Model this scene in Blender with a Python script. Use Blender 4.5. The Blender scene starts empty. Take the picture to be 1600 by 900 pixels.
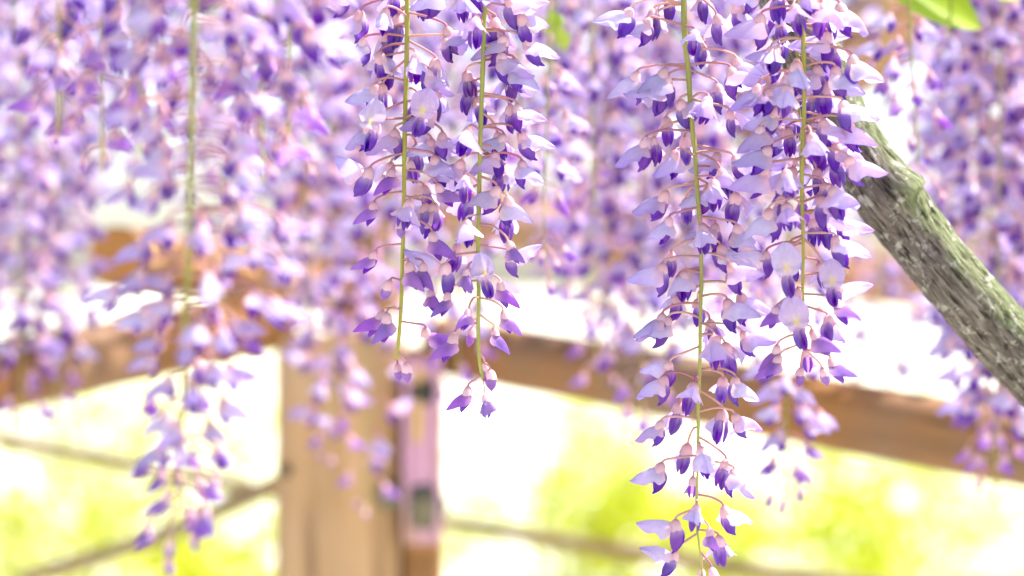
import bpy, math, random
import numpy as np
from mathutils import Vector, Matrix, noise

random.seed(7)
RNG = np.random.default_rng(11)
SC = bpy.context.scene
COL = SC.collection
R = math.radians

# ------------------------------------------------------------------ camera
EYE = 1.65                      # camera height
K = 0.43636 / 1600.0            # field width per metre of distance, per photo pixel
cam_d = bpy.data.cameras.new("camera")
cam = bpy.data.objects.new("camera", cam_d)
COL.objects.link(cam)
cam.location = (0, 0, EYE)
cam.rotation_euler = (R(90), 0, 0)
cam_d.sensor_width = 36.0
cam_d.lens = 36.0 / 0.43636
cam_d.clip_start = 0.02
cam_d.clip_end = 2000.0
cam_d.dof.use_dof = True
cam_d.dof.focus_distance = 1.10
cam_d.dof.aperture_fstop = 4.7
cam_d.dof.aperture_blades = 0
SC.camera = cam

# ------------------------------------------------------------------ sky, sun, exposure
SUN_EL, SUN_AZ = R(59), R(73)   # azimuth clockwise from +Y (ahead of the camera) towards +X
w = bpy.data.worlds.new("World")
SC.world = w
w.use_nodes = True
nt = w.node_tree
bg = nt.nodes["Background"]
sky = nt.nodes.new("ShaderNodeTexSky")
sky.sky_type = 'NISHITA'
sky.sun_disc = False
sky.sun_elevation = SUN_EL
sky.sun_rotation = SUN_AZ
sky.air_density = 1.0
sky.dust_density = 2.5
nt.links.new(sky.outputs[0], bg.inputs[0])
bg.inputs[1].default_value = 0.15
sd = bpy.data.lights.new("sun", 'SUN')
sd.energy = 4.5
sd.angle = R(0.53)
sd.color = (1.0, 0.955, 0.89)
so = bpy.data.objects.new("sun", sd)
COL.objects.link(so)
sdir = Vector((math.sin(SUN_AZ) * math.cos(SUN_EL), math.cos(SUN_AZ) * math.cos(SUN_EL), math.sin(SUN_EL)))
so.rotation_euler = sdir.to_track_quat('Z', 'Y').to_euler()
so.location = sdir * 20
SC.view_settings.view_transform = 'Standard'
SC.view_settings.look = 'None'
SC.view_settings.gamma = 1.0
SC.view_settings.use_curve_mapping = False
SC.view_settings.exposure = 1.6
SC.render.engine = 'CYCLES'
SC.cycles.max_bounces = 10
SC.cycles.transmission_bounces = 6
SC.cycles.use_denoising = True


# ------------------------------------------------------------------ helpers
def at(px, py, d):
    """a point of the place, d metres ahead of the camera"""
    return Vector(((px - 800) * K * d, d, EYE - (py - 450) * K * d))


def tag(o, label=None, cat=None, group=None, kind=None):
    if label: o["label"] = label
    if cat: o["category"] = cat
    if group: o["group"] = group
    if kind: o["kind"] = kind
    return o


def link(name, data, parent=None, loc=None, rot=None):
    o = bpy.data.objects.new(name, data)
    COL.objects.link(o)
    if parent is not None: o.parent = parent
    if loc is not None: o.location = loc
    if rot is not None: o.rotation_euler = rot
    return o


class MB:
    """collects vertices, faces and a pigment per vertex"""
    def __init__(s): s.v = []; s.f = []; s.c = []; s.m = []

    def add(s, vs, fs, cs=None, mi=0):
        b = len(s.v)
        s.v += [tuple(p) for p in vs]
        s.f += [tuple(i + b for i in f) for f in fs]
        s.m += [mi] * len(fs)
        s.c += (list(cs) if cs else [(1, 1, 1)] * len(vs))
        return s

    def mesh(s, name, mats, smooth=True):
        me = bpy.data.meshes.new(name)
        me.from_pydata(s.v, [], s.f)
        for m in (mats if isinstance(mats, (list, tuple)) else [mats]): me.materials.append(m)
        if len(me.materials) > 1: me.polygons.foreach_set("material_index", s.m)
        if smooth: me.polygons.foreach_set("use_smooth", [True] * len(me.polygons))
        a = me.color_attributes.new("pigment", 'FLOAT_COLOR', 'POINT')
        a.data.foreach_set("color", [x for c in s.c for x in (*c, 1.0)])
        me.update()
        return me


def grid_faces(nu, nv, wrap=False):
    fs = []
    for i in range(nu - 1):
        for j in range(nv if wrap else nv - 1):
            k = (j + 1) % nv
            fs.append((i * nv + j, i * nv + k, (i + 1) * nv + k, (i + 1) * nv + j))
    return fs


def smooth_path(pts, n):
    """Catmull-Rom through pts, n samples"""
    P = [Vector(p) for p in pts]
    if len(P) == 2: return [P[0].lerp(P[1], i / (n - 1)) for i in range(n)]
    P = [P[0] * 2 - P[1]] + P + [P[-1] * 2 - P[-2]]
    out = []
    segs = len(P) - 3
    for i in range(n):
        t = i / (n - 1) * segs
        k = min(int(t), segs - 1); t -= k
        a, b, c, d = P[k:k + 4]
        out.append(0.5 * ((2 * b) + (c - a) * t + (2 * a - 5 * b + 4 * c - d) * t * t + (3 * b - a - 3 * c + d) * t ** 3))
    return out


def tube(mb, path, rad, sides=8, col=(1, 1, 1), caps=True, mi=0, wob=0.0):
    n = len(path)
    vs, cs = [], []
    up = Vector((0.13, 0.97, 0.2)).normalized()
    for i, p in enumerate(path):
        t = (path[min(i + 1, n - 1)] - path[max(i - 1, 0)]).normalized()
        a = t.cross(up)
        if a.length < 1e-4: a = t.cross(Vector((1, 0, 0)))
        a.normalize(); b = t.cross(a)
        r = rad(i / (n - 1)) if callable(rad) else rad
        for j in range(sides):
            th = 2 * math.pi * j / sides
            rr = r * (1 + wob * noise.noise(Vector((p.x * 400, p.z * 400, j * 1.7))))
            vs.append(p + a * (math.cos(th) * rr) + b * (math.sin(th) * rr))
            cs.append(col(i / (n - 1)) if callable(col) else col)
    fs = grid_faces(n, sides, True)
    if caps:
        fs.append(tuple(range(sides)))
        fs.append(tuple((n - 1) * sides + j for j in reversed(range(sides))))
    mb.add(vs, fs, cs, mi)


def mixc(a, b, t):
    t = max(0.0, min(1.0, t))
    return tuple(x + (y - x) * t for x, y in zip(a, b))


# ------------------------------------------------------------------ materials
def new_mat(name):
    m = bpy.data.materials.new(name)
    m.use_nodes = True
    nt = m.node_tree
    return m, nt, nt.nodes["Principled BSDF"], nt.nodes["Material Output"]


def ramp(nt, fac, stops):
    r = nt.nodes.new("ShaderNodeValToRGB")
    while len(r.color_ramp.elements) < len(stops): r.color_ramp.elements.new(0.5)
    for e, (p, c) in zip(r.color_ramp.elements, stops):
        e.position = p; e.color = (*c, 1)
    nt.links.new(fac, r.inputs[0])
    return r.outputs[0]


def tex_noise(nt, scale, detail=4, rough=0.55, vec=None, dist=0.0):
    n = nt.nodes.new("ShaderNodeTexNoise")
    n.inputs["Scale"].default_value = scale
    n.inputs["Detail"].default_value = detail
    n.inputs["Roughness"].default_value = rough
    n.inputs["Distortion"].default_value = dist
    if vec is not None: nt.links.new(vec, n.inputs["Vector"])
    return n.outputs[0]


def obj_coord(nt, scale=(1, 1, 1), space="Object"):
    tc = nt.nodes.new("ShaderNodeTexCoord")
    mp = nt.nodes.new("ShaderNodeMapping")
    mp.inputs["Scale"].default_value = scale
    nt.links.new(tc.outputs[space], mp.inputs[0])
    return mp.outputs[0]


def mix_col(nt, fac, a, b, mode='MIX'):
    n = nt.nodes.new("ShaderNodeMix")
    n.data_type = 'RGBA'; n.blend_type = mode
    for s, v in ((0, fac), (6, a), (7, b)):
        if hasattr(v, "links"): nt.links.new(v, n.inputs[s])
        elif isinstance(v, tuple): n.inputs[s].default_value = (*v, 1)
        else: n.inputs[s].default_value = v
    return n.outputs[2]


def bump(nt, height, strength, dist, bsdf):
    b = nt.nodes.new("ShaderNodeBump")
    b.inputs["Strength"].default_value = strength
    b.inputs["Distance"].default_value = dist
    nt.links.new(height, b.inputs["Height"])
    nt.links.new(b.outputs[0], bsdf.inputs["Normal"])
    return b.outputs[0]


def pigment_mat(name, trans, rough=0.5, spec=0.3, vary=0.12, vein=0.0, hue=0.02):
    """thin plant tissue: pigment attribute, part of the light passes through"""
    m, nt, p, out = new_mat(name)
    at_ = nt.nodes.new("ShaderNodeAttribute"); at_.attribute_name = "pigment"
    oi = nt.nodes.new("ShaderNodeObjectInfo")
    hsv = nt.nodes.new("ShaderNodeHueSaturation")
    def rng(lo, hi, k):
        mu = nt.nodes.new("ShaderNodeMath"); mu.operation = 'MULTIPLY'; mu.inputs[1].default_value = k
        fr = nt.nodes.new("ShaderNodeMath"); fr.operation = 'FRACT'
        mr = nt.nodes.new("ShaderNodeMapRange")
        mr.inputs["To Min"].default_value = lo; mr.inputs["To Max"].default_value = hi
        nt.links.new(oi.outputs["Random"], mu.inputs[0]); nt.links.new(mu.outputs[0], fr.inputs[0])
        nt.links.new(fr.outputs[0], mr.inputs["Value"])
        return mr.outputs[0]
    nt.links.new(rng(0.5 - hue, 0.5 + hue, 1.0), hsv.inputs["Hue"])
    nt.links.new(rng(1 - vary, 1 + vary, 7.31), hsv.inputs["Value"])
    nt.links.new(rng(0.9, 1.12, 13.7), hsv.inputs["Saturation"])
    nt.links.new(at_.outputs["Color"], hsv.inputs["Color"])
    col = hsv.outputs[0]
    if vein:
        n = tex_noise(nt, 420, 3, 0.6, obj_coord(nt, (0.35, 1.6, 1.0)))
        col = mix_col(nt, vein, col, ramp(nt, n, [(0.3, (0.62, 0.55, 0.75)), (0.7, (1, 1, 1))]), 'MULTIPLY')
        bump(nt, n, 0.5, 0.0005, p)
    nt.links.new(col, p.inputs["Base Color"])
    p.inputs["Roughness"].default_value = rough
    p.inputs["Specular IOR Level"].default_value = spec
    if trans:
        tr = nt.nodes.new("ShaderNodeBsdfTranslucent")
        nt.links.new(col, tr.inputs[0])
        mx = nt.nodes.new("ShaderNodeMixShader"); mx.inputs[0].default_value = trans
        nt.links.new(p.outputs[0], mx.inputs[1]); nt.links.new(tr.outputs[0], mx.inputs[2])
        nt.links.new(mx.outputs[0], out.inputs[0])
    return m


M_PETAL = pigment_mat("petal", 0.56, 0.38, 0.45, 0.10, 0.35, 0.018)
M_CALYX = pigment_mat("calyx", 0.25, 0.55, 0.3, 0.12, 0.2, 0.01)
M_STEM = pigment_mat("green_stem", 0.1, 0.5, 0.35, 0.08)
M_LEAF = pigment_mat("leaf", 0.5, 0.45, 0.4, 0.15, 0.0, 0.012)


def wood_mat(name, light, dark, grey, axis=0, grain=60, grey_amt=0.5, rough=0.75):
    m, nt, p, out = new_mat(name)
    sc = [1, 1, 1]; sc[axis] = 0.05
    v = obj_coord(nt, tuple(sc))
    g = tex_noise(nt, grain, 6, 0.65, v, 0.6)
    g2 = tex_noise(nt, grain * 4, 3, 0.6, v)
    big = tex_noise(nt, 5, 3, 0.5, obj_coord(nt))
    col = ramp(nt, g, [(0.3, dark), (0.62, light)])
    col = mix_col(nt, ramp(nt, big, [(0.42, (0, 0, 0)), (0.66, (grey_amt,) * 3)]), col, grey)
    crack = ramp(nt, g2, [(0.30, (0.35, 0.3, 0.27)), (0.42, (1, 1, 1))])
    col = mix_col(nt, 0.8, col, crack, 'MULTIPLY')
    nt.links.new(col, p.inputs["Base Color"])
    p.inputs["Roughness"].default_value = rough
    p.inputs["Specular IOR Level"].default_value = 0.25
    bump(nt, g2, 0.4, 0.003, p)
    return m


M_POST = wood_mat("pale_post_timber", (0.52, 0.32, 0.165), (0.26, 0.145, 0.07), (0.46, 0.35, 0.26), 2, 20, 0.6)
M_BEAM = wood_mat("brown_beam_timber", (0.33, 0.15, 0.045), (0.15, 0.062, 0.02), (0.20, 0.14, 0.10), 0, 24, 0.8)
M_LOG = wood_mat("log_timber", (0.38, 0.19, 0.07), (0.2, 0.09, 0.035), (0.27, 0.2, 0.14), 0, 24, 0.5)
M_RAIL = wood_mat("rail_timber", (0.30, 0.19, 0.10), (0.17, 0.10, 0.05), (0.24, 0.22, 0.13), 0, 40, 0.6)


def end_grain_mat():
    m, nt, p, out = new_mat("end_grain")
    wv = nt.nodes.new("ShaderNodeTexWave")
    wv.wave_type = 'RINGS'; wv.rings_direction = 'X'
    wv.inputs["Scale"].default_value = 60; wv.inputs["Distortion"].default_value = 2.0
    nt.links.new(obj_coord(nt), wv.inputs["Vector"])
    nt.links.new(ramp(nt, wv.outputs["Fac"], [(0.2, (0.50, 0.24, 0.06)), (0.8, (0.36, 0.15, 0.035))]), p.inputs["Base Color"])
    p.inputs["Roughness"].default_value = 0.8
    return m


M_END = end_grain_mat()


def steel_mat(name, base, rough, rusty):
    m, nt, p, out = new_mat(name)
    n = tex_noise(nt, 22, 5, 0.6, obj_coord(nt, (1, 1, 0.35)))
    n2 = tex_noise(nt, 160, 3, 0.6, obj_coord(nt))
    col = mix_col(nt, ramp(nt, n, [(0.42, (0, 0, 0)), (0.62, (rusty,) * 3)]), base, (0.40, 0.24, 0.06))
    nt.links.new(col, p.inputs["Base Color"])
    p.inputs["Metallic"].default_value = 0.35
    p.inputs["Roughness"].default_value = rough
    bump(nt, n2, 0.15, 0.001, p)
    return m


M_PLATE = steel_mat("weathered_steel_pink_reflection", (0.50, 0.27, 0.40), 0.35, 0.9)  # the pink that the metal reflects is put into its base colour
M_BOLT = steel_mat("dull_bolt_steel", (0.10, 0.11, 0.09), 0.5, 0.3)
M_DARK = steel_mat("dark_slot", (0.05, 0.045, 0.04), 0.7, 0.4)
M_YELLOW = steel_mat("yellow_strip", (0.62, 0.44, 0.06), 0.5, 0.2)


def bark_mat():
    m, nt, p, out = new_mat("lichened_bark")
    at_ = nt.nodes.new("ShaderNodeAttribute"); at_.attribute_name = "bark"   # (u along, angle/2pi, 0)
    mp = nt.nodes.new("ShaderNodeMapping"); mp.inputs["Scale"].default_value = (1, 1, 1)
    nt.links.new(at_.outputs["Vector"], mp.inputs[0])
    # fibres run along the branch: stretch along u
    mp2 = nt.nodes.new("ShaderNodeMapping"); mp2.inputs["Scale"].default_value = (0.2, 1, 1)
    nt.links.new(at_.outputs["Vector"], mp2.inputs[0])
    fib = tex_noise(nt, 420, 6, 0.68, mp2.outputs[0], 0.5)
    fine = tex_noise(nt, 900, 4, 0.6, mp2.outputs[0])
    fleck = tex_noise(nt, 460, 2, 0.5, mp2.outputs[0], 0.2)
    patch = tex_noise(nt, 42, 4, 0.6, mp.outputs[0])
    geo = nt.nodes.new("ShaderNodeNewGeometry")
    base = ramp(nt, fib, [(0.30, (0.06, 0.047, 0.04)), (0.5, (0.19, 0.158, 0.138)), (0.68, (0.37, 0.325, 0.29))])
    lich = ramp(nt, fine, [(0.35, (0.11, 0.145, 0.05)), (0.65, (0.31, 0.37, 0.17))])
    # lichen grows on the weather side of the limb (fixed to the wood: angle stored on the mesh)
    sep = nt.nodes.new("ShaderNodeAttribute"); sep.attribute_name = "side"
    sm = nt.nodes.new("ShaderNodeMath"); sm.operation = 'ADD'
    nt.links.new(sep.outputs["Fac"], sm.inputs[0])
    nt.links.new(patch, sm.inputs[1])
    lf = ramp(nt, sm.outputs[0], [(0.76, (0, 0, 0)), (1.04, (0.7, 0.7, 0.7))])
    col = mix_col(nt, lf, base, lich)
    pale = ramp(nt, tex_noise(nt, 130, 5, 0.7, mp.outputs[0], 0.3), [(0.55, (0, 0, 0)), (0.62, (0.75, 0.75, 0.75))])
    col = mix_col(nt, pale, col, (0.60, 0.58, 0.53))
    dark = ramp(nt, fleck, [(0.34, (0.16, 0.13, 0.11)), (0.44, (1, 1, 1))])
    col = mix_col(nt, 0.9, col, dark, 'MULTIPLY')
    nt.links.new(col, p.inputs["Base Color"])
    p.inputs["Roughness"].default_value = 0.85
    p.inputs["Specular IOR Level"].default_value = 0.2
    hm = nt.nodes.new("ShaderNodeMath"); hm.operation = 'MULTIPLY_ADD'
    nt.links.new(fleck, hm.inputs[0]); hm.inputs[1].default_value = 0.8
    nt.links.new(fib, hm.inputs[2])
    bump(nt, hm.outputs[0], 1.0, 0.006, p)
    return m


M_BARK = bark_mat()


def ground_mat():
    m, nt, p, out = new_mat("gravel_and_weeds")
    v = obj_coord(nt)
    a = tex_noise(nt, 0.7, 5, 0.6, v)
    b = tex_noise(nt, 14, 6, 0.7, v)
    sand = ramp(nt, b, [(0.3, (0.50, 0.47, 0.38)), (0.7, (0.70, 0.67, 0.58))])
    grass = ramp(nt, b, [(0.3, (0.10, 0.16, 0.02)), (0.7, (0.24, 0.32, 0.05))])
    col = mix_col(nt, ramp(nt, a, [(0.52, (0, 0, 0)), (0.64, (1, 1, 1))]), sand, grass)
    nt.links.new(col, p.inputs["Base Color"])
    p.inputs["Roughness"].default_value = 0.95
    bump(nt, b, 0.5, 0.02, p)
    return m


M_GROUND = ground_mat()

# ------------------------------------------------------------------ the setting: ground
gm = bpy.data.meshes.new("ground")
xs = np.linspace(-1, 1, 81); xs = np.sign(xs) * np.abs(xs) ** 3 * 900
gv = [(x, y, 0.05 * noise.noise(Vector((x * 0.2, y * 0.2, 0))) if abs(x) < 60 and abs(y) < 60 else 0.0) for y in xs for x in xs]
gm.from_pydata(gv, [], grid_faces(81, 81))
gm.materials.append(M_GROUND)
tag(link("ground", gm), kind="structure")


# leaf masses with numpy: each leaf a folded pair of quads
def leaf_cloud(name, centers, size, size_var, mat, cols, flat=0.0, aspect=0.45, seed=1):
    g = np.random.default_rng(seed)
    n = len(centers)
    d = g.normal(size=(n, 3)); d[:, 2] *= (1 - flat)
    d /= np.linalg.norm(d, axis=1)[:, None]
    q = g.normal(size=(n, 3)); q[:, 2] *= (1 - flat)
    s = np.cross(d, q); s /= np.linalg.norm(s, axis=1)[:, None] + 1e-9
    nrm = np.cross(d, s)
    L = size * (1 + size_var * (g.random(n) * 2 - 1))[:, None]
    W = L * aspect
    pts = np.stack([centers - d * L * .5,
                    centers - d * L * .08 + s * W * .5 + nrm * W * .22,
                    centers + d * L * .5,
                    centers - d * L * .08 - s * W * .5 + nrm * W * .22], 1)
    V = pts.reshape(-1, 3)
    i = np.arange(n) * 4
    F = np.concatenate([np.stack([i, i + 1, i + 2], 1), np.stack([i, i + 2, i + 3], 1)])
    me = bpy.data.meshes.new(name)
    me.vertices.add(len(V)); me.vertices.foreach_set("co", V.ravel())
    me.loops.add(F.size); me.loops.foreach_set("vertex_index", F.ravel().astype(np.int32))
    me.polygons.add(len(F)); me.polygons.foreach_set("loop_start", (np.arange(len(F)) * 3).astype(np.int32))
    me.materials.append(mat)
    a = me.color_attributes.new("pigment", 'FLOAT_COLOR', 'POINT')
    t = g.random(n)[:, None]
    c = np.array(cols[0])[None] * (1 - t) + np.array(cols[1])[None] * t
    c = np.repeat(np.concatenate([c, np.ones((n, 1))], 1), 4, 0)
    a.data.foreach_set("color", c.ravel())
    me.update(calc_edges=True)
    return me


# the wisteria roof: leaves lying on the trellis above the picture
def canopy_points(n):
    x = RNG.uniform(-3.4, 4.2, n); y = RNG.uniform(-2.2, 5.3, n); z = RNG.uniform(2.20, 2.48, n)
    keep = np.ones(n, bool)
    for hx, hy, hr in CANOPY_GAPS:
        keep &= (x - hx) ** 2 + (y - hy) ** 2 > hr * hr
    return np.stack([x, y, z], 1)[keep]


def gap_above(px, py, d, r):
    """where the roof lets the sun through onto a place"""
    p = at(px, py, d)
    t = (2.34 - p.z) / sdir.z
    return (p.x + sdir.x * t, p.y + sdir.y * t, r)


CANOPY_GAPS = [gap_above(1010, 180, 1.1, .07), gap_above(1015, 440, 1.1, .06), gap_above(1285, 100, 1.18, .26), gap_above(1412, 296, 1.17, .12),
               gap_above(1600, 485, 1.18, .11), gap_above(1150, 300, 1.1, .05), gap_above(380, 410, 0.86, .05), gap_above(1160, 740, 1.1, .05),
               gap_above(470, 640, 2.1, .16), gap_above(500, 850, 2.1, .12), gap_above(660, 660, 2.1, .06)]
cm = leaf_cloud("wisteria_roof_leaves", canopy_points(20500), 0.085, 0.35, M_LEAF, ((0.07, 0.11, 0.025), (0.12, 0.17, 0.04)), 0.55, 0.42, 5)
tag(link("wisteria_roof_foliage", cm), "leafy wisteria roof lying on the trellis above the flowers", kind="stuff")


# ------------------------------------------------------------------ shrubs in the sun beyond the trellis
def shrub(px, d, h, wid, label, cols, seed, n=520, leaf=0.085):
    g = np.random.default_rng(seed)
    x0 = (px - 800) * K * d
    root = link("shrub", None, None, (x0, d, 0))
    tag(root, label, "shrub", "sunlit shrubs beyond the trellis")
    nc = 26
    cc = np.stack([g.normal(0, wid * .34, nc), g.normal(0, wid * .3, nc), h * (0.16 + .78 * g.random(nc) ** 0.8)], 1)
    k = g.integers(0, nc, n)
    pts = cc[k] + g.normal(size=(n, 3)) * np.array([.10, .10, .08]) * (h * .9)
    pts[:, 2] = np.abs(pts[:, 2]) + .03
    link("foliage", leaf_cloud("shrub_foliage", pts, leaf, .4, M_LEAF, cols, 0.1, .5, seed), root)
    for i in range(6):
        mb = MB()
        e = cc[i]
        tube(mb, smooth_path([(g.normal(0, .04), g.normal(0, .04), -.02), (e[0] * .4, e[1] * .4, e[2] * .5), tuple(e)], 7), lambda t: .016 * (1 - .75 * t), 6, (0.16, 0.12, 0.07))
        link("branch", mb.mesh("shrub_branch", M_STEM), root)


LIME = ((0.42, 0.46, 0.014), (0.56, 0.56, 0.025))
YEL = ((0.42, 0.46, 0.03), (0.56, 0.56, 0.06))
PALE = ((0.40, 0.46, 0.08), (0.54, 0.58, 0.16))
for i, (px, d, h, wd, lab, cols) in enumerate([
        (60, 9.5, 1.15, 1.3, "pale yellow green shrub under the far rail left of the pale post", PALE),
        (392, 7.6, 0.86, 0.5, "small lime shrub showing against the left edge of the pale post", LIME),
        (260, 12.0, 1.35, 1.5, "rounded pale shrub behind the long blurred raceme", YEL),
        (722, 7.2, 0.70, 0.45, "low bright lime shrub showing against the right side of the steel plate", LIME),
        (860, 11.5, 1.2, 1.3, "broad pale shrub in the gap below the brown crossbeam", PALE),
        (1120, 10.5, .8, .7, "small lime shrub glowing behind the longest sharp raceme", LIME),
        (1400, 9.0, 1.25, .8, "lime shrub close below the crossbeam's right half", PALE),
        (1330, 8.4, .92, .5, "bright lime shrub close under the crossbeam beside the soft raceme tip", LIME),
        (930, 9.6, .95, .5, "narrow lime shrub between the steel plate and the longest raceme", LIME),
        (1500, 7.4, .60, .5, "low lime shrub at the bottom edge below the crossbeam's far end", LIME),
        (120, 8.0, .95, .5, "narrow lime shrub behind the lower rails left of the soft raceme", LIME),
        (1570, 11.0, 1.0, 1.2, "pale green shrub at the lower right end of the rail", PALE),
        (1000, 17.0, 1.9, 2.4, "wide hazy shrub bank farthest behind the crossbeam", PALE),
        (150, 17.0, 1.8, 2.4, "wide hazy shrub bank farthest behind the left beam", PALE)]):
    shrub(px, d, h, wd, lab, cols, 40 + i, 620 if cols is LIME or d > 16 else 520)

# ------------------------------------------------------------------ weeds
g_ = np.random.default_rng(3)
gk = g_.uniform((-4.5, 6.5), (4.5, 16), (34, 2))[g_.integers(0, 34, 2200)]
gp = np.concatenate([gk + g_.normal(0, .16, (2200, 2)), g_.uniform(.03, .2, (2200, 1))], 1)
tag(link("grass", leaf_cloud("grass", gp, .2, .5, M_LEAF, LIME, -1.5, .1, 9)), "sunlit grass and weeds growing over the pale ground", kind="stuff")


# ------------------------------------------------------------------ timber
def box_between(p0, p1, wid, hgt, bev=0.006, segs=14, bow=0.0, seed=0, taper=0.0):
    """a bevelled bar along local X from p0 to p1; returns mesh builder, location, rotation"""
    p0, p1 = Vector(p0), Vector(p1)
    L = (p1 - p0).length
    mb = MB()
    prof = []
    a, b = wid / 2, hgt / 2
    for sx, sy in ((1, 1), (-1, 1), (-1, -1), (1, -1)):
        c = [(sx * a, sy * (b - bev)), (sx * (a - bev * .3), sy * (b - bev * .3)), (sx * (a - bev), sy * b)]
        prof += c if sx * sy > 0 else c[::-1]
    vs = []
    for i in range(segs + 1):
        t = i / segs
        for k, (y, z) in enumerate(prof):
            n = noise.noise(Vector((t * 7 + seed * 3.1, y * 30, z * 30))) * 0.03 * wid
            s = 1 - taper * t
            vs.append((L * t, y * s + n, z * s + n * .6 + bow * math.sin(math.pi * t)))
    m = len(prof)
    fs = grid_faces(segs + 1, m, True) + [tuple(range(m)), tuple(segs * m + j for j in reversed(range(m)))]
    mb.add(vs, fs)
    x = (p1 - p0).normalized()
    up = Vector((0, 0, 1)) if abs(x.z) < .9 else Vector((0, 1, 0))
    y = up.cross(x).normalized(); z = x.cross(y)
    rot = Matrix((x, y, z)).transposed().to_euler()
    return mb, p0, rot


# main post (vertical): local Z up
def post_box(name, cx, cy, w_, d_, z0, z1, mat, parent, seed=0, bev=.008):
    mb = MB()
    a, b = w_ / 2, d_ / 2
    prof = [(a, b - bev), (a - bev, b), (-a + bev, b), (-a, b - bev), (-a, -b + bev), (-a + bev, -b), (a - bev, -b), (a, -b + bev)]
    n = 16; vs = []
    for i in range(n + 1):
        z = z0 + (z1 - z0) * i / n
        for (x, y) in prof:
            q = 1 + .012 * noise.noise(Vector((z * 3 + seed, x * 20, y * 20)))
            vs.append((x * q, y * q, z))
    fs = grid_faces(n + 1, 8, True) + [tuple(reversed(range(8))), tuple(n * 8 + j for j in range(8))]
    mb.add(vs, fs)
    return link(name, mb.mesh(name, mat, False), parent, (cx, cy, 0))


def cyl(mb, c, axis, r, h, sides=14, r2=None):
    c, axis = Vector(c), Vector(axis).normalized()
    a = axis.orthogonal().normalized(); b = axis.cross(a)
    vs = []
    prof = [(0.0, r * 1.0), (h * .7, r if r2 is None else r2), (h, (r if r2 is None else r2) * .72)]
    for t, rr in prof:
        for j in range(sides):
            th = 2 * math.pi * j / sides
            vs.append(c + axis * t + a * math.cos(th) * rr + b * math.sin(th) * rr)
    mb.add(vs, grid_faces(3, sides, True) + [tuple(reversed(range(sides))), tuple(2 * sides + j for j in range(sides))])


PD = 2.12                                # distance of the posts' front faces
pxm = lambda px, d: (px - 800) * K * d
pym = lambda py, d: EYE - (py - 450) * K * d
x0, x1 = pxm(430, PD), pxm(624, PD)
post = link("timber_post", None, None, ((x0 + x1) / 2, PD + .06, 0))
tag(post, "broad pale timber post standing behind the hanging racemes", "post")
post_box("shaft", 0, 0, x1 - x0, .12, -.05, pym(525, PD), M_POST, post)
mb = MB(); cyl(mb, (pxm(608, PD) - post.location.x, -.06, pym(775, PD)), (0, -1, 0), .013, .012, 8)
link("bolt", mb.mesh("post_bolt", M_BOLT), post)
mb = MB(); cyl(mb, (pxm(444, PD) - post.location.x, -.0605, pym(735, PD)), (0, -1, 0), .007, .004, 8)
link("knot", mb.mesh("post_knot", M_DARK), post)

x0, x1 = pxm(630, PD), pxm(690, PD)
spost = link("slim_post", None, None, ((x0 + x1) / 2, PD + .055, 0))
tag(spost, "slim post clad with a pink-reflecting steel plate beside the broad post", "post")
post_box("shaft", 0, 0, (x1 - x0) * .94, .10, -.05, pym(545, PD), M_BEAM, spost, 5, .004)
pl0, pl1 = pym(850, PD), pym(560, PD)
# plate with a raised rim on both sides
mb = MB()
hw = (x1 - x0) / 2
prof = [(-hw, .0), (-hw, -.012), (-hw + .005, -.012), (-hw + .007, -.006), (hw - .007, -.006), (hw - .005, -.012), (hw, -.012), (hw, .0)]
vs = [(x, -.05 + y, z) for z in (pl0, pl1) for x, y in prof]
mb.add(vs, grid_faces(2, 8, False) + [tuple(range(8)), tuple(8 + j for j in reversed(range(8)))])
plate = link("steel_plate", mb.mesh("steel_plate", M_PLATE, False), spost)
mb = MB(); cyl(mb, (.001, -.0562, pym(612, PD)), (0, -1, 0), .012, .003, 12); link("bolt_hole", mb.mesh("bolt_hole", M_DARK), plate)
mb = MB(); cyl(mb, (.002, -.0565, pym(792, PD)), (0, -1, 0), .021, .004, 16); link("washer", mb.mesh("washer", M_BOLT), plate)
mb = MB(); cyl(mb, (.002, -.0607, pym(790, PD)), (0, -1, 0), .012, .014, 6); link("bolt", mb.mesh("plate_bolt", M_BOLT, False), plate)
mb, l, r_ = box_between((pxm(652, PD) - spost.location.x, -.0575, pym(690, PD)), (pxm(654, PD) - spost.location.x, -.0575, pym(575, PD)), .007, .003, .0008, 2)
link("yellow_strip", mb.mesh("yellow_strip", M_YELLOW, False), spost, l, r_)


def past(a, b, t):
    return a + (b - a) * t


def beam(name, label, cat, p0, p1, wid, hgt, mat, group=None, seed=0, bow=0, bev=.006):
    mb, l, r_ = box_between(p0, p1, wid, hgt, bev, 14, bow, seed)
    return tag(link(name, mb.mesh(name, mat, bev > .01), None, l, r_), label, cat, group)


beam("crossbeam", "thick brown crossbeam sloping down rightwards from the slim post", "beam", at(694, 540, 2.2), past(at(694, 540, 2.2), at(1760, 728, 1.62), 1.35), .055, .053, M_BEAM, "brown trellis beams", 1, 0, .017)
beam("crossbeam", "brown beam running leftwards from the broad post below the log end", "beam", at(426, 500, 2.15), past(at(426, 500, 2.15), at(-60, 600, 1.75), 2.2), .05, .052, M_BEAM, "brown trellis beams", 2, 0, .016)
beam("rafter", "dark brown rafter high behind the lichened branch", "beam", at(1180, 180, 2.1), at(1540, -55, 2.35), .045, .07, M_BEAM, None, 3)


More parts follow.
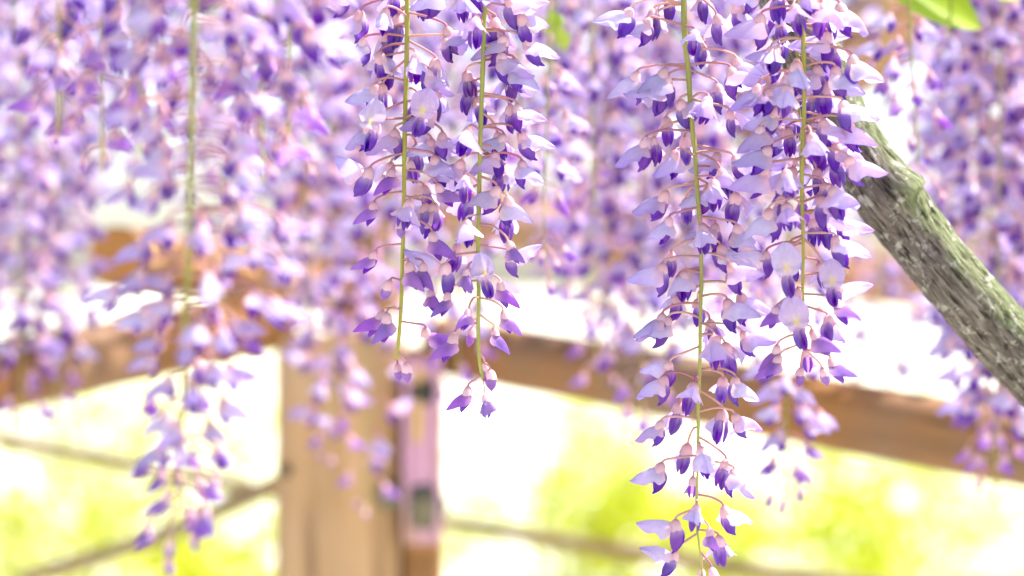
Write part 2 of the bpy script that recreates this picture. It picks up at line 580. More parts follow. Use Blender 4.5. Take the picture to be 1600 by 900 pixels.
def log(name, label, p0, p1, r, mat, seed, cat, group=None, end=True, bend=0.0, sides=18):
    p0, p1 = Vector(p0), Vector(p1)
    L = (p1 - p0).length
    x = (p1 - p0).normalized(); y = Vector((0, 0, 1)).cross(x).normalized(); z = x.cross(y)
    rot = Matrix((x, y, z)).transposed().to_euler()
    root = link(name, None, None, p0, rot)
    tag(root, label, cat, group)
    vs = []
    n = 24
    for i in range(n + 1):
        t = i / n
        for j in range(sides):
            th = 2 * math.pi * j / sides
            rr = r * (1 + .06 * noise.noise(Vector((t * 5 + seed, math.cos(th) * 1.5, math.sin(th) * 1.5))))
            vs.append((L * t, math.cos(th) * rr, math.sin(th) * rr + bend * math.sin(math.pi * t)))
    mb = MB(); mb.add(vs, grid_faces(n + 1, sides, True) + [tuple(n * sides + j for j in reversed(range(sides)))])
    link("shaft", mb.mesh(name + "_shaft", mat), root)
    if end:
        mb = MB()
        vs = [(-.001, math.cos(2 * math.pi * j / sides) * r * .97, math.sin(2 * math.pi * j / sides) * r * .97) for j in range(sides)] + [(-.003, 0, 0)]
        mb.add(vs, [(j, (j + 1) % sides, sides) for j in range(sides)])
        link("sawn_end", mb.mesh("sawn_end", M_END), root)
    return root


beam("upper_post", "dark upright timber rising behind the top of the broad post", "post", at(562, 640, 2.45), at(556, 120, 2.45), .06, .075, M_BEAM, None, 9)
log("log", "round log with an orange brown sawn end above the left beam", at(182, 402, 1.95), at(600, 455, 2.6), .026, M_LOG, 3, "log")
log("roof_pole", "far brown roundwood pole glimpsed through the middle racemes", at(480, 300, 2.55), at(1560, 462, 3.4), .036, M_LOG, 8, "pole")
log("fence_rail", "thin brown fence rail running low behind the posts", at(-60, 672, 3.1), at(1420, 925, 2.7), .0098, M_RAIL, 4, "rail", "thin fence rails", False, -.012, 10)
log("fence_rail", "thin greenish prop rail rising rightwards to the broad post", at(40, 902, 2.6), at(440, 752, 2.3), .0088, M_RAIL, 6, "rail", "thin fence rails", False, -.008, 10)


# ------------------------------------------------------------------ the lichened vine limb
def vine_limb():
    pts = [(1165, -190, 1.24), (1205, -75, 1.22), (1252, 45, 1.2), (1304, 180, 1.19), (1368, 280, 1.18), (1432, 366, 1.18), (1496, 446, 1.18), (1566, 524, 1.19), (1650, 612, 1.2), (1740, 700, 1.22), (1900, 960, 1.27), (2010, 1400, 1.34), (2080, 2300, 1.42), (2110, 4600, 1.5)]
    path = smooth_path([at(*p) for p in pts], 330)
    sides = 88
    vs, uvw, side = [], [], []
    acc = 0.0
    kc = at(1412, 300, 1.166)
    for i, p in enumerate(path):
        if i: acc += (p - path[i - 1]).length
        t = (path[min(i + 1, len(path) - 1)] - path[max(i - 1, 0)]).normalized()
        a = Vector((0, 1, 0)).cross(t).normalized()      # across, in view
        b = t.cross(a)
        if a.x < 0: a = -a; b = -b
        for j in range(sides):
            th = 2 * math.pi * j / sides
            dr = a * math.cos(th) + b * math.sin(th)
            ax = Vector((math.cos(th), math.sin(th), 0))
            r = .0150 + .0016 * (i / 190)
            r *= 1 + .10 * noise.noise(Vector((acc * 18, *(ax.xy * 1.1)))) + .05 * noise.noise(Vector((acc * 60, *(ax.xy * 3))))
            r += .0008 * noise.noise(Vector((acc * 120, *(ax.xy * 13)))) + .0005 * noise.noise(Vector((acc * 500, *(ax.xy * 30))))
            q = p + dr * r
            dk = (q - kc)
            kk = math.exp(-((dk.dot(t) / .010) ** 2 + (dk.cross(t).length / .011) ** 2))
            q += dr * .010 * kk * (1 if dk.dot(t) < .003 else .45)
            vs.append(q)
            uvw.append((acc, math.cos(th) * .016, math.sin(th) * .016))
            side.append(max(0.0, .62 * math.cos(th - .35) + .02))
    mb = MB(); mb.add(vs, grid_faces(len(path), sides, True))
    me = mb.mesh("vine_limb", M_BARK)
    av = me.attributes.new("bark", 'FLOAT_VECTOR', 'POINT'); av.data.foreach_set("vector", [c for v in uvw for c in v])
    af = me.attributes.new("side", 'FLOAT', 'POINT'); af.data.foreach_set("value", side)
    root = link("vine_branch", None)
    tag(root, "thick grey green lichened wisteria branch slanting down to the right", "branch")
    link("limb", me, root)


vine_limb()

# ------------------------------------------------------------------ florets (built in millimetres, stored in metres)
MM = 0.001
C_PINK = (0.82, 0.54, 0.64)
C_PALE = (0.69, 0.575, 0.83)
C_LAV = (0.50, 0.37, 0.77)
C_EDGE = (0.42, 0.27, 0.74)
C_VIO = (0.215, 0.05, 0.52)
C_DEEP = (0.12, 0.025, 0.37)
C_MAUVE = (0.40, 0.19, 0.62)
C_CAL = (0.78, 0.48, 0.52)
C_CALB = (0.58, 0.27, 0.29)
C_YEL = (0.85, 0.70, 0.20)


def bez(p0, p1, p2, t):
    return Vector(p0) * (1 - t) ** 2 + Vector(p1) * 2 * t * (1 - t) + Vector(p2) * t * t


def banner(mb, P0, P1, P2, W, fold, nu, nv, colf, wave=0.0, seed=0, flare=0.18, blunt=0.62, full=.8, wrap=0.0):
    vs, cs = [], []
    for i in range(nu):
        u = i / (nu - 1)
        m = bez(P0, P1, P2, u)
        tg = (bez(P0, P1, P2, min(1, u + .02)) - bez(P0, P1, P2, max(0, u - .02))).normalized()
        dn = Vector((tg.z, 0, -tg.x))
        if dn.z > 0: dn = -dn
        if abs(tg.x) < .25 and tg.z > 0: dn = Vector((-1, 0, 0)) * 1.0
        if wrap: dn = (dn * min(1, u * 1.6 + .15) + Vector((-.22, 0, -1)) * max(0, .85 - u * 1.6)).normalized()
        wd = W * math.sin(math.pi * min(1, (u * .96 + .03) ** blunt)) ** full + .9 * max(0, 1 - u / .15)
        for j in range(nv):
            v = -1 + 2 * j / (nv - 1)
            s = abs(v) * wd
            f = fold + flare * abs(v)
            wv = wave * noise.noise(Vector((u * 3 + seed, v * 2, seed * 1.3))) * W * (abs(v) ** 1.5 + .3 * u)
            lat = s * math.sin(f) + wrap * (1 - u) ** .7 * (1 - math.exp(-s / 2.4))
            p = m + Vector((0, math.copysign(lat, v) if v else 0, 0)) + dn * (s * math.cos(f) * (1 - .12 * bool(wrap)) + wv)
            p.y += wv * .8
            vs.append(p * MM); cs.append(colf(u, abs(v)))
    mb.add(vs, grid_faces(nu, nv), cs)


def wing(mb, s, nu, nv, pts, W, colf, cup=0.75):
    vs, cs = [], []
    for i in range(nu):
        u = i / (nu - 1)
        c = bez(*pts, u)
        wd = W * math.sin(math.pi * min(1, (u * .93 + .07) ** .9)) ** .6
        for j in range(nv):
            v = -1 + 2 * j / (nv - 1)
            vs.append(Vector((c.x + wd * v, s * (c.y + cup * (1 - v * v) * wd * 1.1 * cup), c.z + .5 * v * v)) * MM)
            cs.append(colf(u, v))
    mb.add(vs, grid_faces(nu, nv), cs)


def keel(mb, nu, nv, P, W, colf, beak=1.6):
    vs, cs = [], []
    for i in range(nu):
        u = i / (nu - 1)
        c = bez(*P, u)
        wd = W * math.sin(math.pi * min(1, (u * .9 + .08))) ** .55
        bx = beak * max(0, u - .8) / .2
        for j in range(nv):
            th = -math.pi * .8 + 1.6 * math.pi * j / (nv - 1)
            vs.append(Vector((c.x - math.cos(th) * wd + bx, math.sin(th) * wd * .66, c.z)) * MM)
            cs.append(colf(u, 0))
    mb.add(vs, grid_faces(nu, nv), cs)


def calyx(mb, sides, s=1.0, L=5.9, tilt=.12, rings=6):
    vs, cs = [], []
    prof = [(0, .75), (.10, 1.75), (.28, 2.6), (.52, 3.15), (.78, 3.35), (1.0, 3.6)]
    for i, (t, r) in enumerate(prof):
        for j in range(sides):
            th = 2 * math.pi * j / sides
            lobe = (1.1 * math.cos(2.5 * th) ** 2 - .3) if i == 5 else 0
            vs.append(Vector((math.cos(th) * r * s + t * L * tilt, math.sin(th) * r * s, -t * L * s - lobe * s)) * MM)
            cs.append(mixc(C_CALB, mixc(C_CAL, C_PINK, t), t * 2.2 + .25))
    mb.add(vs, grid_faces(6, sides, True) + [tuple(reversed(range(sides)))], cs)


def bcol(u, v):
    c = mixc(C_PINK, C_PALE, u * 3.0)
    c = mixc(c, C_LAV, (u - .25) * 1.1)
    return mixc(c, C_EDGE, (v - .55) * 1.3 * (.35 + u))


def bcol2(u, v):
    c = mixc((.80, .58, .66), (.68, .60, .86), u * 4)
    return mixc(c, C_LAV, (u - .5) * 1.1 + max(0, v - .7))


def bcolD(u, v):
    c = mixc((.66, .38, .62), C_MAUVE, u * 2.6)
    return mixc(c, (.33, .13, .60), (u - .55) * 1.4 + (v - .6) * .5)


def wcol(u, v):
    c = mixc((.70, .52, .80), C_VIO, (u - .06) * 2.4)
    st = .5 + .5 * math.cos(v * 8.0)
    c = mixc(c, (.46, .34, .82), .30 * st * (1 - u))
    return mixc(c, C_DEEP, (u - .7) * 1.5)


def kcol(u, v):
    return mixc(mixc((.74, .58, .80), C_VIO, (u - .1) * 2.4), C_DEEP, (u - .5) * 1.5)


def fcol(u, v):   # banner seen face-on: yellow blotch near its base
    c = mixc((.66, .52, .74), (.60, .49, .78), u)
    y = math.exp(-((u - .24) / .13) ** 2 - (v / .24) ** 2)
    c = mixc(c, (.76, .68, .72), math.exp(-((u - .3) / .22) ** 2 - (v / .42) ** 2) * .8)
    c = mixc(c, C_YEL, y * .9)
    return mixc(c, (.58, .48, .86), max(0, max(u - .8, v - .75)) * 3)


WP = ((.4, .7, -5.0), (.2, 1.3, -11.0), (3.0, .4, -17.0))
KP = ((.3, 0, -5.4), (.4, 0, -12.0), (3.4, 0, -17.4))


def mk(fn, name, mat=M_PETAL, *a, **k):
    mb = MB(); fn(mb, *a, **k)
    me = mb.mesh(name, mat)
    return me


BANNERS, BANNERS2 = [], []
for i in range(7):
    rr = random.Random(i)
    sh = dict(P0=(-.6, 0, -2.6), P1=(9.0 + rr.uniform(-1, 1), 0, -2.2 + rr.uniform(-1.2, .8)), P2=(17.4 + rr.uniform(-1.6, 1.2), 0, -12.4 + rr.uniform(-1.5, 2)))
    BANNERS.append(mk(banner, "banner_petal", M_PETAL, **sh, W=10.9 + rr.uniform(-1., 1.), fold=R(9 + rr.uniform(-5, 9)), nu=15, nv=13, colf=bcol if i % 3 else bcol2, wave=.25, seed=i * 2.7, blunt=.46, full=.55, wrap=4.0))
FACE = []
for i in range(3):
    FACE.append(mk(banner, "banner_petal", M_PETAL, P0=(4.3, 0, -5.4), P1=(7.6, 0, 1.5), P2=(4.8, 0, 11.5), W=8.0, fold=R(72 - 9 * i), nu=17, nv=15, colf=fcol, wave=.20, seed=i * 5 + 1, flare=.2, blunt=.92, full=.52))
CLOSED = []
for i in range(4):
    rr = random.Random(70 + i)
    CLOSED.append(mk(banner, "banner_petal", M_PETAL, P0=(-.6, 0, -3.2), P1=(8.4 + rr.uniform(-1, 1), 0, -4.8), P2=(12.6 + rr.uniform(-1.5, 1), 0, -14.8 + rr.uniform(-1, 1)), W=8.6 + rr.uniform(-.6, .6), fold=R(9), nu=12, nv=11, colf=bcolD, wave=.06, seed=i + 9, flare=.14, blunt=.5, full=.6, wrap=2.9))
WINGS = {s: [mk(wing, "wing_petal", M_PETAL, s, 10, 6, WP, 3.2 + .3 * i, wcol) for i in range(2)] for s in (1, -1)}
WINGS_C = {s: mk(wing, "wing_petal", M_PETAL, s, 8, 5, ((.4, .8, -5), (2.4, 1.6, -10), (6.5, .6, -14.5)), 2.7, lambda u, v: mixc(C_MAUVE, C_VIO, u * 1.5)) for s in (1, -1)}
KEELS = [mk(keel, "keel_petal", M_PETAL, 10, 9, KP, 2.8 + .2 * i, kcol) for i in range(2)]
CALYX = mk(calyx, "calyx", M_CALYX, 14)
CALYX_S = mk(calyx, "calyx", M_CALYX, 12, .82, 6.4)


def budpetal(mb):
    banner(mb, (.4, 0, -3.2), (3.6, 0, -7), (2.6, 0, -13.2), 4.2, R(30), 8, 9, bcolD, .03, 3, .45)


def lump(mb):
    vs, cs = [], []
    for i in range(9):
        t = i / 8
        r = 2.9 * math.sin(math.pi * (.12 + .88 * t) ** .85) ** .8
        if i == 8: r = .15
        for j in range(10):
            th = 2 * math.pi * j / 10
            vs.append(Vector((math.cos(th) * r + .8 * t, math.sin(th) * r * .8, -3.8 - 7.6 * t)) * MM)
            cs.append(mixc((.62, .40, .70), C_MAUVE, t * 1.6))
    mb.add(vs, grid_faces(9, 10, True), cs)


BUD = mk(lump, "bud_petals", M_PETAL)


# one-mesh florets for racemes well behind the focus (nothing finer can be told apart there)
def far_open(mb, sd):
    rr = random.Random(sd)
    banner(mb, (-.6, 0, -2.6), (9, 0, -2.2), (17.4 + rr.uniform(-1, 1), 0, -12.3 + rr.uniform(-2, 2)), 12, R(10), 9, 9, bcol, .12, sd, .18, .46, .55, 4.0)
    for s in (1, -1): wing(mb, s, 6, 4, WP, 3.4, wcol)
    keel(mb, 6, 5, KP, 2.9, kcol)
    calyx(mb, 8)


def far_closed(mb, sd):
    banner(mb, (-.6, 0, -3.2), (8.4, 0, -4.8), (12.6, 0, -14.8), 8.4, R(9), 8, 7, bcolD, .06, sd, .14, .5, .6, 2.9)
    calyx(mb, 8, .82)


FAR_O = [mk(far_open, "far_flower", M_PETAL, i) for i in range(4)]
FAR_C = [mk(far_closed, "far_flower", M_PETAL, i) for i in range(2)]
FAR_B = mk(lambda mb: (lump(mb), calyx(mb, 8, .7)), "far_bud", M_PETAL)


def pedicel_mesh(p0, p1, sag, r0=.55, pale=0.0):
    """stalk from the stem (p0) to the calyx (p1); arches and turns down at its end"""
    d = p1 - p0
    mid = p0 + d * .5 + Vector((0, 0, sag))
    near = p0 + d * .9 + Vector((0, 0, sag * .35 + .0006))
    mb = MB()
    c0, c1 = (.50, .27, .22), mixc((.50, .17, .27), (.72, .45, .40), pale)
    tube(mb, smooth_path([p0, mid, near, p1 + Vector((0, 0, -.0006))], 9), lambda t: (r0 + .25 * (t > .93)) * MM, 6, lambda t: mixc(c0, c1, t * 2))
    return mb.mesh("pedicel", M_CALYX)


def floret(raceme, base, kind, loc, az, rnd, p_att=None, up=0.0, scale=1.0, detail=2, sag=None):
    """kind S open, F face-on, D half closed, B bud. loc, p_att relative to the raceme."""
    name = "bud" if kind == "B" else "flower"
    rot = (R(rnd.uniform(-15, 15)), R(rnd.uniform(-15, 12)), R(az + rnd.uniform(-10, 10)))
    if detail == 0:
        me = rnd.choice(FAR_O) if kind in "SF" else (rnd.choice(FAR_C) if kind == "D" else FAR_B)
        f = link(name, me, raceme, loc, rot)
        f.scale = (scale,) * 3
        return f
    f = link(name, None, raceme, loc, rot)
    f.scale = (scale,) * 3
    small = kind in "DB"
    c = link("calyx", CALYX_S if small else CALYX, f)
    if kind == "S":
        b = link("banner_petal", rnd.choice(BANNERS), f)
        b.rotation_euler = (0, R(-up + rnd.uniform(-10, 9)), 0)
        if up > 12: b.rotation_euler = (R(rnd.uniform(-14, 14)), R(-up - 15), 0)
        sw = rnd.uniform(-5, 14)
        for s in (1, -1):
            wg = link("wing_petal", rnd.choice(WINGS[s]), f, None, (R(s * rnd.uniform(0, 9)), R(sw + rnd.uniform(-4, 4)), 0))
        link("keel_petal", rnd.choice(KEELS), f, None, (0, R(sw), 0))
    elif kind == "F":
        b = link("banner_petal", rnd.choice(FACE), f)
        b.rotation_euler = (0, R(-up + rnd.uniform(-6, 6)), 0)
        for s in (1, -1): link("wing_petal", rnd.choice(WINGS[s]), f, (.0018, 0, 0), (R(s * 3), R(-8), 0))
        link("keel_petal", rnd.choice(KEELS), f, (.0018, 0, 0), (0, R(-8), 0))
    elif kind == "D":
        b = link("banner_petal", rnd.choice(CLOSED), f, None, (0, R(-up + rnd.uniform(-8, 8)), 0))
        if detail == 2:
            for s in (1, -1): link("wing_petal", WINGS_C[s], f, None, (0, R(-up + 6), 0))
    else:
        link("bud_petals", BUD, f)
    if p_att is not None:
        d = (p_att - loc).length
        sg = (rnd.uniform(.02, .16) * d) if sag is None else sag
        pm = link("pedicel", pedicel_mesh(p_att, loc, sg, .5 if small else .58, rnd.random()), f)
        pm.matrix_parent_inverse = Matrix.LocRotScale(loc, f.rotation_euler, f.scale).inverted()
    return f


def stem_mesh(path, r0, r1, olive=1.0, dense=60):
    mb = MB()
    gcol = lambda t: mixc((.24, .26, .05), (.38, .38, .08), t + .15 * math.sin(t * 40))
    tube(mb, path, lambda t: (r0 + (r1 - r0) * t) * (1 + .10 * max(0, math.sin(t * dense)) ** 6), 9, gcol, wob=.06)
    return mb.mesh("stem", M_STEM)


def stem_at(path, z):
    best = min(path, key=lambda p: abs(p.z - z))
    return best.copy()


GROUP_SHARP = "sharp wisteria racemes in the foreground"


def hand_raceme(label, stem, flowers, d, seed, r0=1.3, r1=.8, group=GROUP_SHARP, auto_top=0, scale=1.0, fill=0, fill_to=400):
    """stem: photo points, flowers: (x, y, kind, azimuth, [attach y, [banner lift]])"""
    rnd = random.Random(seed)
    first = at(*stem[0], d)
    top = first + Vector((0, 0, 2.22 - first.z))
    root = link("wisteria_raceme", None, None, top)
    tag(root, label, "wisteria raceme", group)
    pts = [first + Vector((0, .01, 2.22 - first.z)), first + Vector((0, .004, .12))] + [at(x, y, d) for x, y in stem]
    path = [p - top for p in smooth_path(pts, 150)]
    link("stem", stem_mesh(path, r0 * MM, r1 * MM), root)
    extra = []
    ys = [s_[1] for s_ in stem]
    for q in range(fill):
        fy = -20 + (fill_to + 20) * (q + rnd.random() * .7) / fill
        fx = float(np.interp(fy, ys, [s_[0] for s_ in stem])) + rnd.choice((-1, 1)) * rnd.uniform(10, 46)
        extra.append((fx, fy, "S", rnd.uniform(35, 145) if rnd.random() < .8 else rnd.choice((0, 180)), fy - 12))
    for fl in list(flowers) + extra:
        x, y, kind, az = fl[:4]
        ya = fl[4] if len(fl) > 4 and fl[4] is not None else None
        up = fl[5] if len(fl) > 5 else 0
        if kind == "F": y -= 14
        p = at(x, y, d) - top
        # depth: florets that face the viewer stand before the stem, those that face away behind it
        side = abs((at(x, y, d) - top).x - stem_at(path, p.z).x)
        reach = math.sqrt(max(.0, .016 ** 2 - min(side, .016) ** 2))
        s = math.sin(R(az))
        off = s * max(reach, .004) * (1 if abs(s) > .35 else 0) + rnd.uniform(-.006, .006)
        k = (d + off) / d
        p = Vector((0, 0, 0)) + (at(x, y, d + off) - top)
        att = stem_at(path, (at(x, ya, d) - top).z if ya is not None else p.z + .002 + .12 * side)
        sc = scale * rnd.uniform(.78, 1.02) * .94
        floret(root, None, kind, p, az, rnd, att, up, sc)
    return root


# ---- raceme A (left of the sharp pair)
A = [(562, 15, "S", 178, 2), (603, 12, "S", -100, 26), (615, 42, "S", 82, 14), (567, 59, "S", 180, 54), (588, 129, "S", 182, 128), (598, 130, "S", 100, 92),
     (588, 204, "F", -112, 187, 10), (577, 192, "S", 186, 160), (578, 261, "S", 172, 240, 22), (612, 263, "D", 205, 262), (640, 250, "D", 85, 245),
     (584, 315, "D", 188, 302), (624, 345, "B", 200, 335), (587, 391, "D", 188, 383), (610, 437, "B", 200, 439), (598, 485, "D", 184, 482), (604, 488, "D", 215, 484),
     (641, 313, "S", -85, 309), (638, 408, "D", -60, 404),
     (699, 41, "S", -8, 22), (695, 57, "S", -32, 56), (682, 91, "S", 55, 65), (650, 82, "S", -95, 76), (663, 186, "F", -88, 187), (692, 206, "S", -20, 187),
     (679, 242, "S", -40, 233), (683, 286, "D", -22, 263), (679, 316, "S", 165, 309), (676, 361, "D", -22, 340), (662, 410, "D", -35, 407), (673, 452, "D", -50, 440),
     (666, 511, "D", 0, 502, 32), (621, 568, "B", 200, 556), (634, 566, "B", -20, 548), (540, -20, "S", 200, -30), (668, -18, "S", 60, -25), (655, 150, "S", 75, 140), (650, 225, "S", 95, 215), (600, 90, "S", 110, 80)]
hand_raceme("left raceme of the sharp pair, ending in tiny buds before the broad post", [(636, -30), (636, 60), (634, 140), (632, 230), (631, 320), (629, 400), (628, 440), (626, 490), (622, 540), (619, 562)], A, 1.105, 1, fill=12, fill_to=330)

# ---- raceme B
B = [(771, 42, "S", 70, 10), (794, -6, "S", -2, -20), (814, 20, "S", 30, 0), (821, 58, "S", -6, 47), (804, 90, "S", -6, 90), (796, 110, "S", 32, 82), (809, 161, "S", 5, 144),
     (777, 206, "S", 60, 178), (813, 205, "S", -5, 196), (784, 257, "S", 42, 232), (816, 250, "S", -8, 246), (794, 306, "S", -22, 303), (794, 376, "D", -60, 350), (797, 393, "S", 8, 382, 24),
     (754, 440, "F", -85, 395, 4), (782, 439, "D", -25, 420), (787, 484, "D", -12, 466), (773, 511, "D", -8, 490), (739, 511, "B", 90, 500),
     (742, 26, "S", -97, 40), (744, 150, "S", 100, 140), (734, 197, "S", -110, 203), (721, 249, "S", 188, 236), (726, 273, "S", -86, 285), (728, 342, "S", -112, 338), (716, 380, "S", 98, 378),
     (697, 410, "S", 160, 395, 34), (731, 418, "D", -80, 400), (699, 456, "D", 200, 439), (733, 481, "D", 240, 463), (710, 519, "D", 192, 506), (757, 566, "B", 60, 548), (766, 576, "B", 10, 565),
     (731, 603, "D", 192, 585), (758, 614, "D", 250, 592), (690, -16, "S", 195, -22), (722, -14, "S", -90, -24), (738, -22, "S", -5, -30), (728, 110, "S", 110, 100), (735, 300, "S", 85, 290)]
hand_raceme("right raceme of the sharp pair, with one round white floret face-on", [(757, -30), (756, 41), (755, 89), (753, 142), (751, 203), (749, 283), (748, 340), (747, 389), (748, 468), (747, 505), (749, 561), (755, 592)], B, 1.10, 2, fill=12, fill_to=340)

# ---- raceme C (the longest)
Cc = [(985, 12, "S", 182, 4), (1021, 13, "S", 92, 3), (1014, 27, "S", 187, 38), (994, 111, "S", 180, 102), (1038, 106, "S", 200, 108), (1035, 128, "S", 195, 122), (1008, 214, "S", 185, 208), (1021, 214, "S", 110, 186),
      (1056, 234, "S", 222, 242), (1070, 213, "S", 85, 209), (1040, 297, "S", 168, 285), (1072, 309, "S", 80, 290), (1045, 338, "S", 208, 320), (1096, 350, "S", -95, 345), (1048, 392, "S", 125, 370), (1034, 410, "S", 182, 398),
      (1067, 423, "S", -135, 425), (1090, 466, "S", 95, 458), (1034, 489, "S", 172, 476), (1044, 494, "S", 182, 497), (1046, 564, "S", 150, 543), (1037, 586, "S", 182, 591),
      (1120, 22, "S", 45, -10), (1098, -12, "S", 60, -25), (1086, 46, "S", -90, 40), (1152, 90, "S", -30, 76), (1143, 104, "S", -20, 100), (1122, 130, "S", 40, 105), (1141, 171, "S", 45, 150), (1108, 150, "S", -100, 155),
      (1147, 243, "S", 20, 238), (1126, 262, "S", -60, 240), (1116, 280, "S", -100, 275), (1150, 300, "S", 60, 290), (1116, 372, "S", 80, 345), (1152, 350, "S", -15, 341), (1141, 410, "S", -40, 394), (1158, 457, "S", -28, 443),
      (1136, 466, "S", -35, 462), (1160, 517, "S", -18, 503), (1116, 523, "S", -95, 503), (1131, 588, "S", 65, 577), (1150, 588, "S", 0, 577), (1131, 640, "S", 85, 606), (1148, 645, "S", -5, 642), (1063, 628, "S", 110, 605),
      (1085, 597, "S", -92, 592), (1033, 656, "S", 182, 656), (1075, 692, "S", 100, 668), (1094, 697, "S", -90, 690), (1034, 722, "S", 195, 710), (1136, 717, "S", 65, 683), (1148, 732, "S", -5, 725), (1083, 744, "D", 90, 735),
      (1131, 790, "S", 35, 771), (1089, 788, "S", -92, 780), (1055, 811, "S", 174, 793, 22), (1055, 860, "S", 176, 832, 14), (1108, 824, "D", -70, 810), (1123, 836, "S", 70, 830), (1097, 888, "B", 200, 862), (1112, 886, "B", -20, 862), (1100, 920, "B", 60, 900)]
hand_raceme("longest sharp raceme, reaching the bottom edge before the bright garden", [(1068, -30), (1069, 35), (1071, 71), (1075, 107), (1079, 168), (1082, 203), (1086, 239), (1089, 292), (1093, 344), (1095, 389), (1096, 442), (1095, 468), (1094, 521), (1093, 583), (1091, 633), (1091, 675), (1090, 739), (1088, 792), (1090, 830), (1094, 862), (1097, 900)], Cc, 1.10, 3, 1.5, .5, fill=15, fill_to=560)

# ---- raceme D (before the branch)
Dd = [(1286, 4, "S", -50, 0), (1262, -16, "S", -90, -20), (1313, 4, "S", -5, -5), (1298, 66, "S", 55, 40), (1333, 85, "S", -5, 70), (1306, 103, "S", -6, 102), (1273, 146, "S", 88, 138), (1318, 156, "S", -8, 150), (1323, 187, "S", -32, 186),
      (1289, 196, "S", 30, 188), (1306, 221, "S", -2, 200), (1304, 243, "S", 62, 222), (1326, 243, "S", -6, 224), (1267, 207, "S", -90, 200), (1276, 262, "S", 100, 250), (1301, 290, "S", -48, 293), (1284, 306, "S", 15, 316),
      (1316, 337, "S", -2, 330, 8), (1306, 367, "S", -20, 365), (1296, 450, "F", -85, 372, 6), (1312, 440, "S", 10, 430, 20), (1294, 492, "S", 55, 478), (1308, 467, "D", -30, 460), (1268, 514, "D", -55, 512), (1261, 543, "D", 95, 530),
      (1298, 558, "D", -28, 545), (1251, 574, "B", 200, 545), (1284, 574, "B", 10, 548), (1200, 325, "S", 186, 308), (1228, 317, "S", -112, 318), (1226, 428, "F", -92, 372, 4), (1196, 392, "S", 172, 380, 16), (1246, 450, "S", 188, 448),
      (1240, 512, "F", -75, 490, 6), (1212, 478, "D", 208, 470), (1214, 538, "D", 190, 520), (1218, 554, "D", 196, 535), (1187, 196, "S", 182, 187), (1201, 228, "S", 200, 208), (1195, 258, "S", 182, 248), (1227, 264, "S", -100, 250),
      (1230, 200, "S", 112, 190), (1202, 140, "S", 186, 130), (1184, 130, "S", 190, 110), (1204, 72, "S", -115, 60), (1188, 21, "S", 185, 5), (1218, 27, "S", 90, 15), (1182, -22, "S", 200, -28), (1152, 4, "S", 12, -8), (1240, 6, "S", -96, 0),
      (1241, 96, "S", -92, 115), (1233, 132, "S", -95, 128), (1280, 410, "S", 80, 400), (1272, 340, "S", 70, 330)]
hand_raceme("sharp raceme hanging close before the lichened branch", [(1253, -30), (1255, 53), (1256, 107), (1256, 150), (1256, 186), (1253, 257), (1253, 310), (1254, 340), (1255, 373), (1255, 423), (1254, 451), (1255, 480), (1256, 514), (1256, 545)], Dd, 1.075, 4, 1.25, .6, fill=15, fill_to=420)
D2 = [(1215, 8, "S", 190), (1278, 30, "S", -10), (1222, 52, "S", -110), (1290, 62, "S", -60), (1212, 88, "S", 185), (1282, 96, "S", -80), (1226, 118, "S", 200), (1268, 128, "S", -50), (1214, 150, "S", 182), (1296, 140, "S", 0),
      (1240, 172, "S", -95), (1284, 176, "S", -30), (1222, 196, "S", 195), (1262, 206, "S", -70), (1300, 200, "S", -5), (1236, 232, "S", 210), (1280, 232, "S", -20), (1258, 256, "S", -90), (1236, 276, "D", 200), (1274, 284, "D", -30), (1256, 306, "D", -80), (1246, 326, "B", 200), (1262, 336, "B", -20)]
hand_raceme("shorter raceme squeezed between the branch's upper end and its neighbour", [(1246, -30), (1246, 60), (1248, 130), (1250, 220), (1252, 310)], D2, 1.13, 12, 1.2, .5)

# ---- raceme E (big, blurred, nearest)
E = [(222, 370, "S", 182, 350), (217, 418, "S", 182, 400), (262, 424, "S", 190, 412), (228, 478, "S", 184, 462), (248, 486, "S", 130, 470), (238, 548, "S", 182, 530), (236, 612, "D", 100, 590), (318, 350, "S", -60, 340), (322, 425, "S", -95, 410),
     (338, 418, "S", 60, 400), (350, 392, "S", -18, 380), (360, 340, "S", 20, 330), (378, 330, "S", -30, 325), (440, 342, "S", -5, 330), (438, 402, "S", -8, 385), (428, 464, "S", 2, 450), (336, 470, "S", 80, 455), (312, 500, "S", -120, 480),
     (345, 510, "S", -60, 490), (362, 492, "S", 5, 480), (388, 512, "D", -30, 500), (358, 566, "S", -8, 550), (350, 618, "S", -10, 600), (306, 560, "S", 90, 545), (318, 612, "D", -80, 595), (250, 688, "S", 178, 670), (232, 712, "D", 190, 695), (252, 730, "D", 200, 715),
     (285, 690, "S", -100, 670), (305, 700, "D", -70, 690), (342, 692, "S", 60, 680), (338, 742, "D", -60, 725), (276, 735, "B", 90, 715), (232, 820, "D", 200, 770), (296, 795, "D", 100, 760), (308, 800, "D", -40, 765), (300, 832, "B", -90, 800), (266, 842, "B", 190, 780), (262, 870, "B", 200, 790),
     (262, 585, "S", 200, 570), (330, 560, "S", -30, 545), (300, 600, "S", -80, 585), (258, 640, "S", 186, 620), (326, 655, "S", -15, 640), (275, 655, "S", -110, 640), (310, 745, "D", -20, 720), (262, 765, "D", 196, 740), (322, 790, "D", -40, 750), (248, 520, "S", 170, 505), (296, 530, "S", -90, 515), (270, 460, "S", 200, 445), (400, 450, "S", -12, 430), (395, 380, "S", -20, 365), (182, 440, "S", 186, 425)]
rnd = random.Random(90)
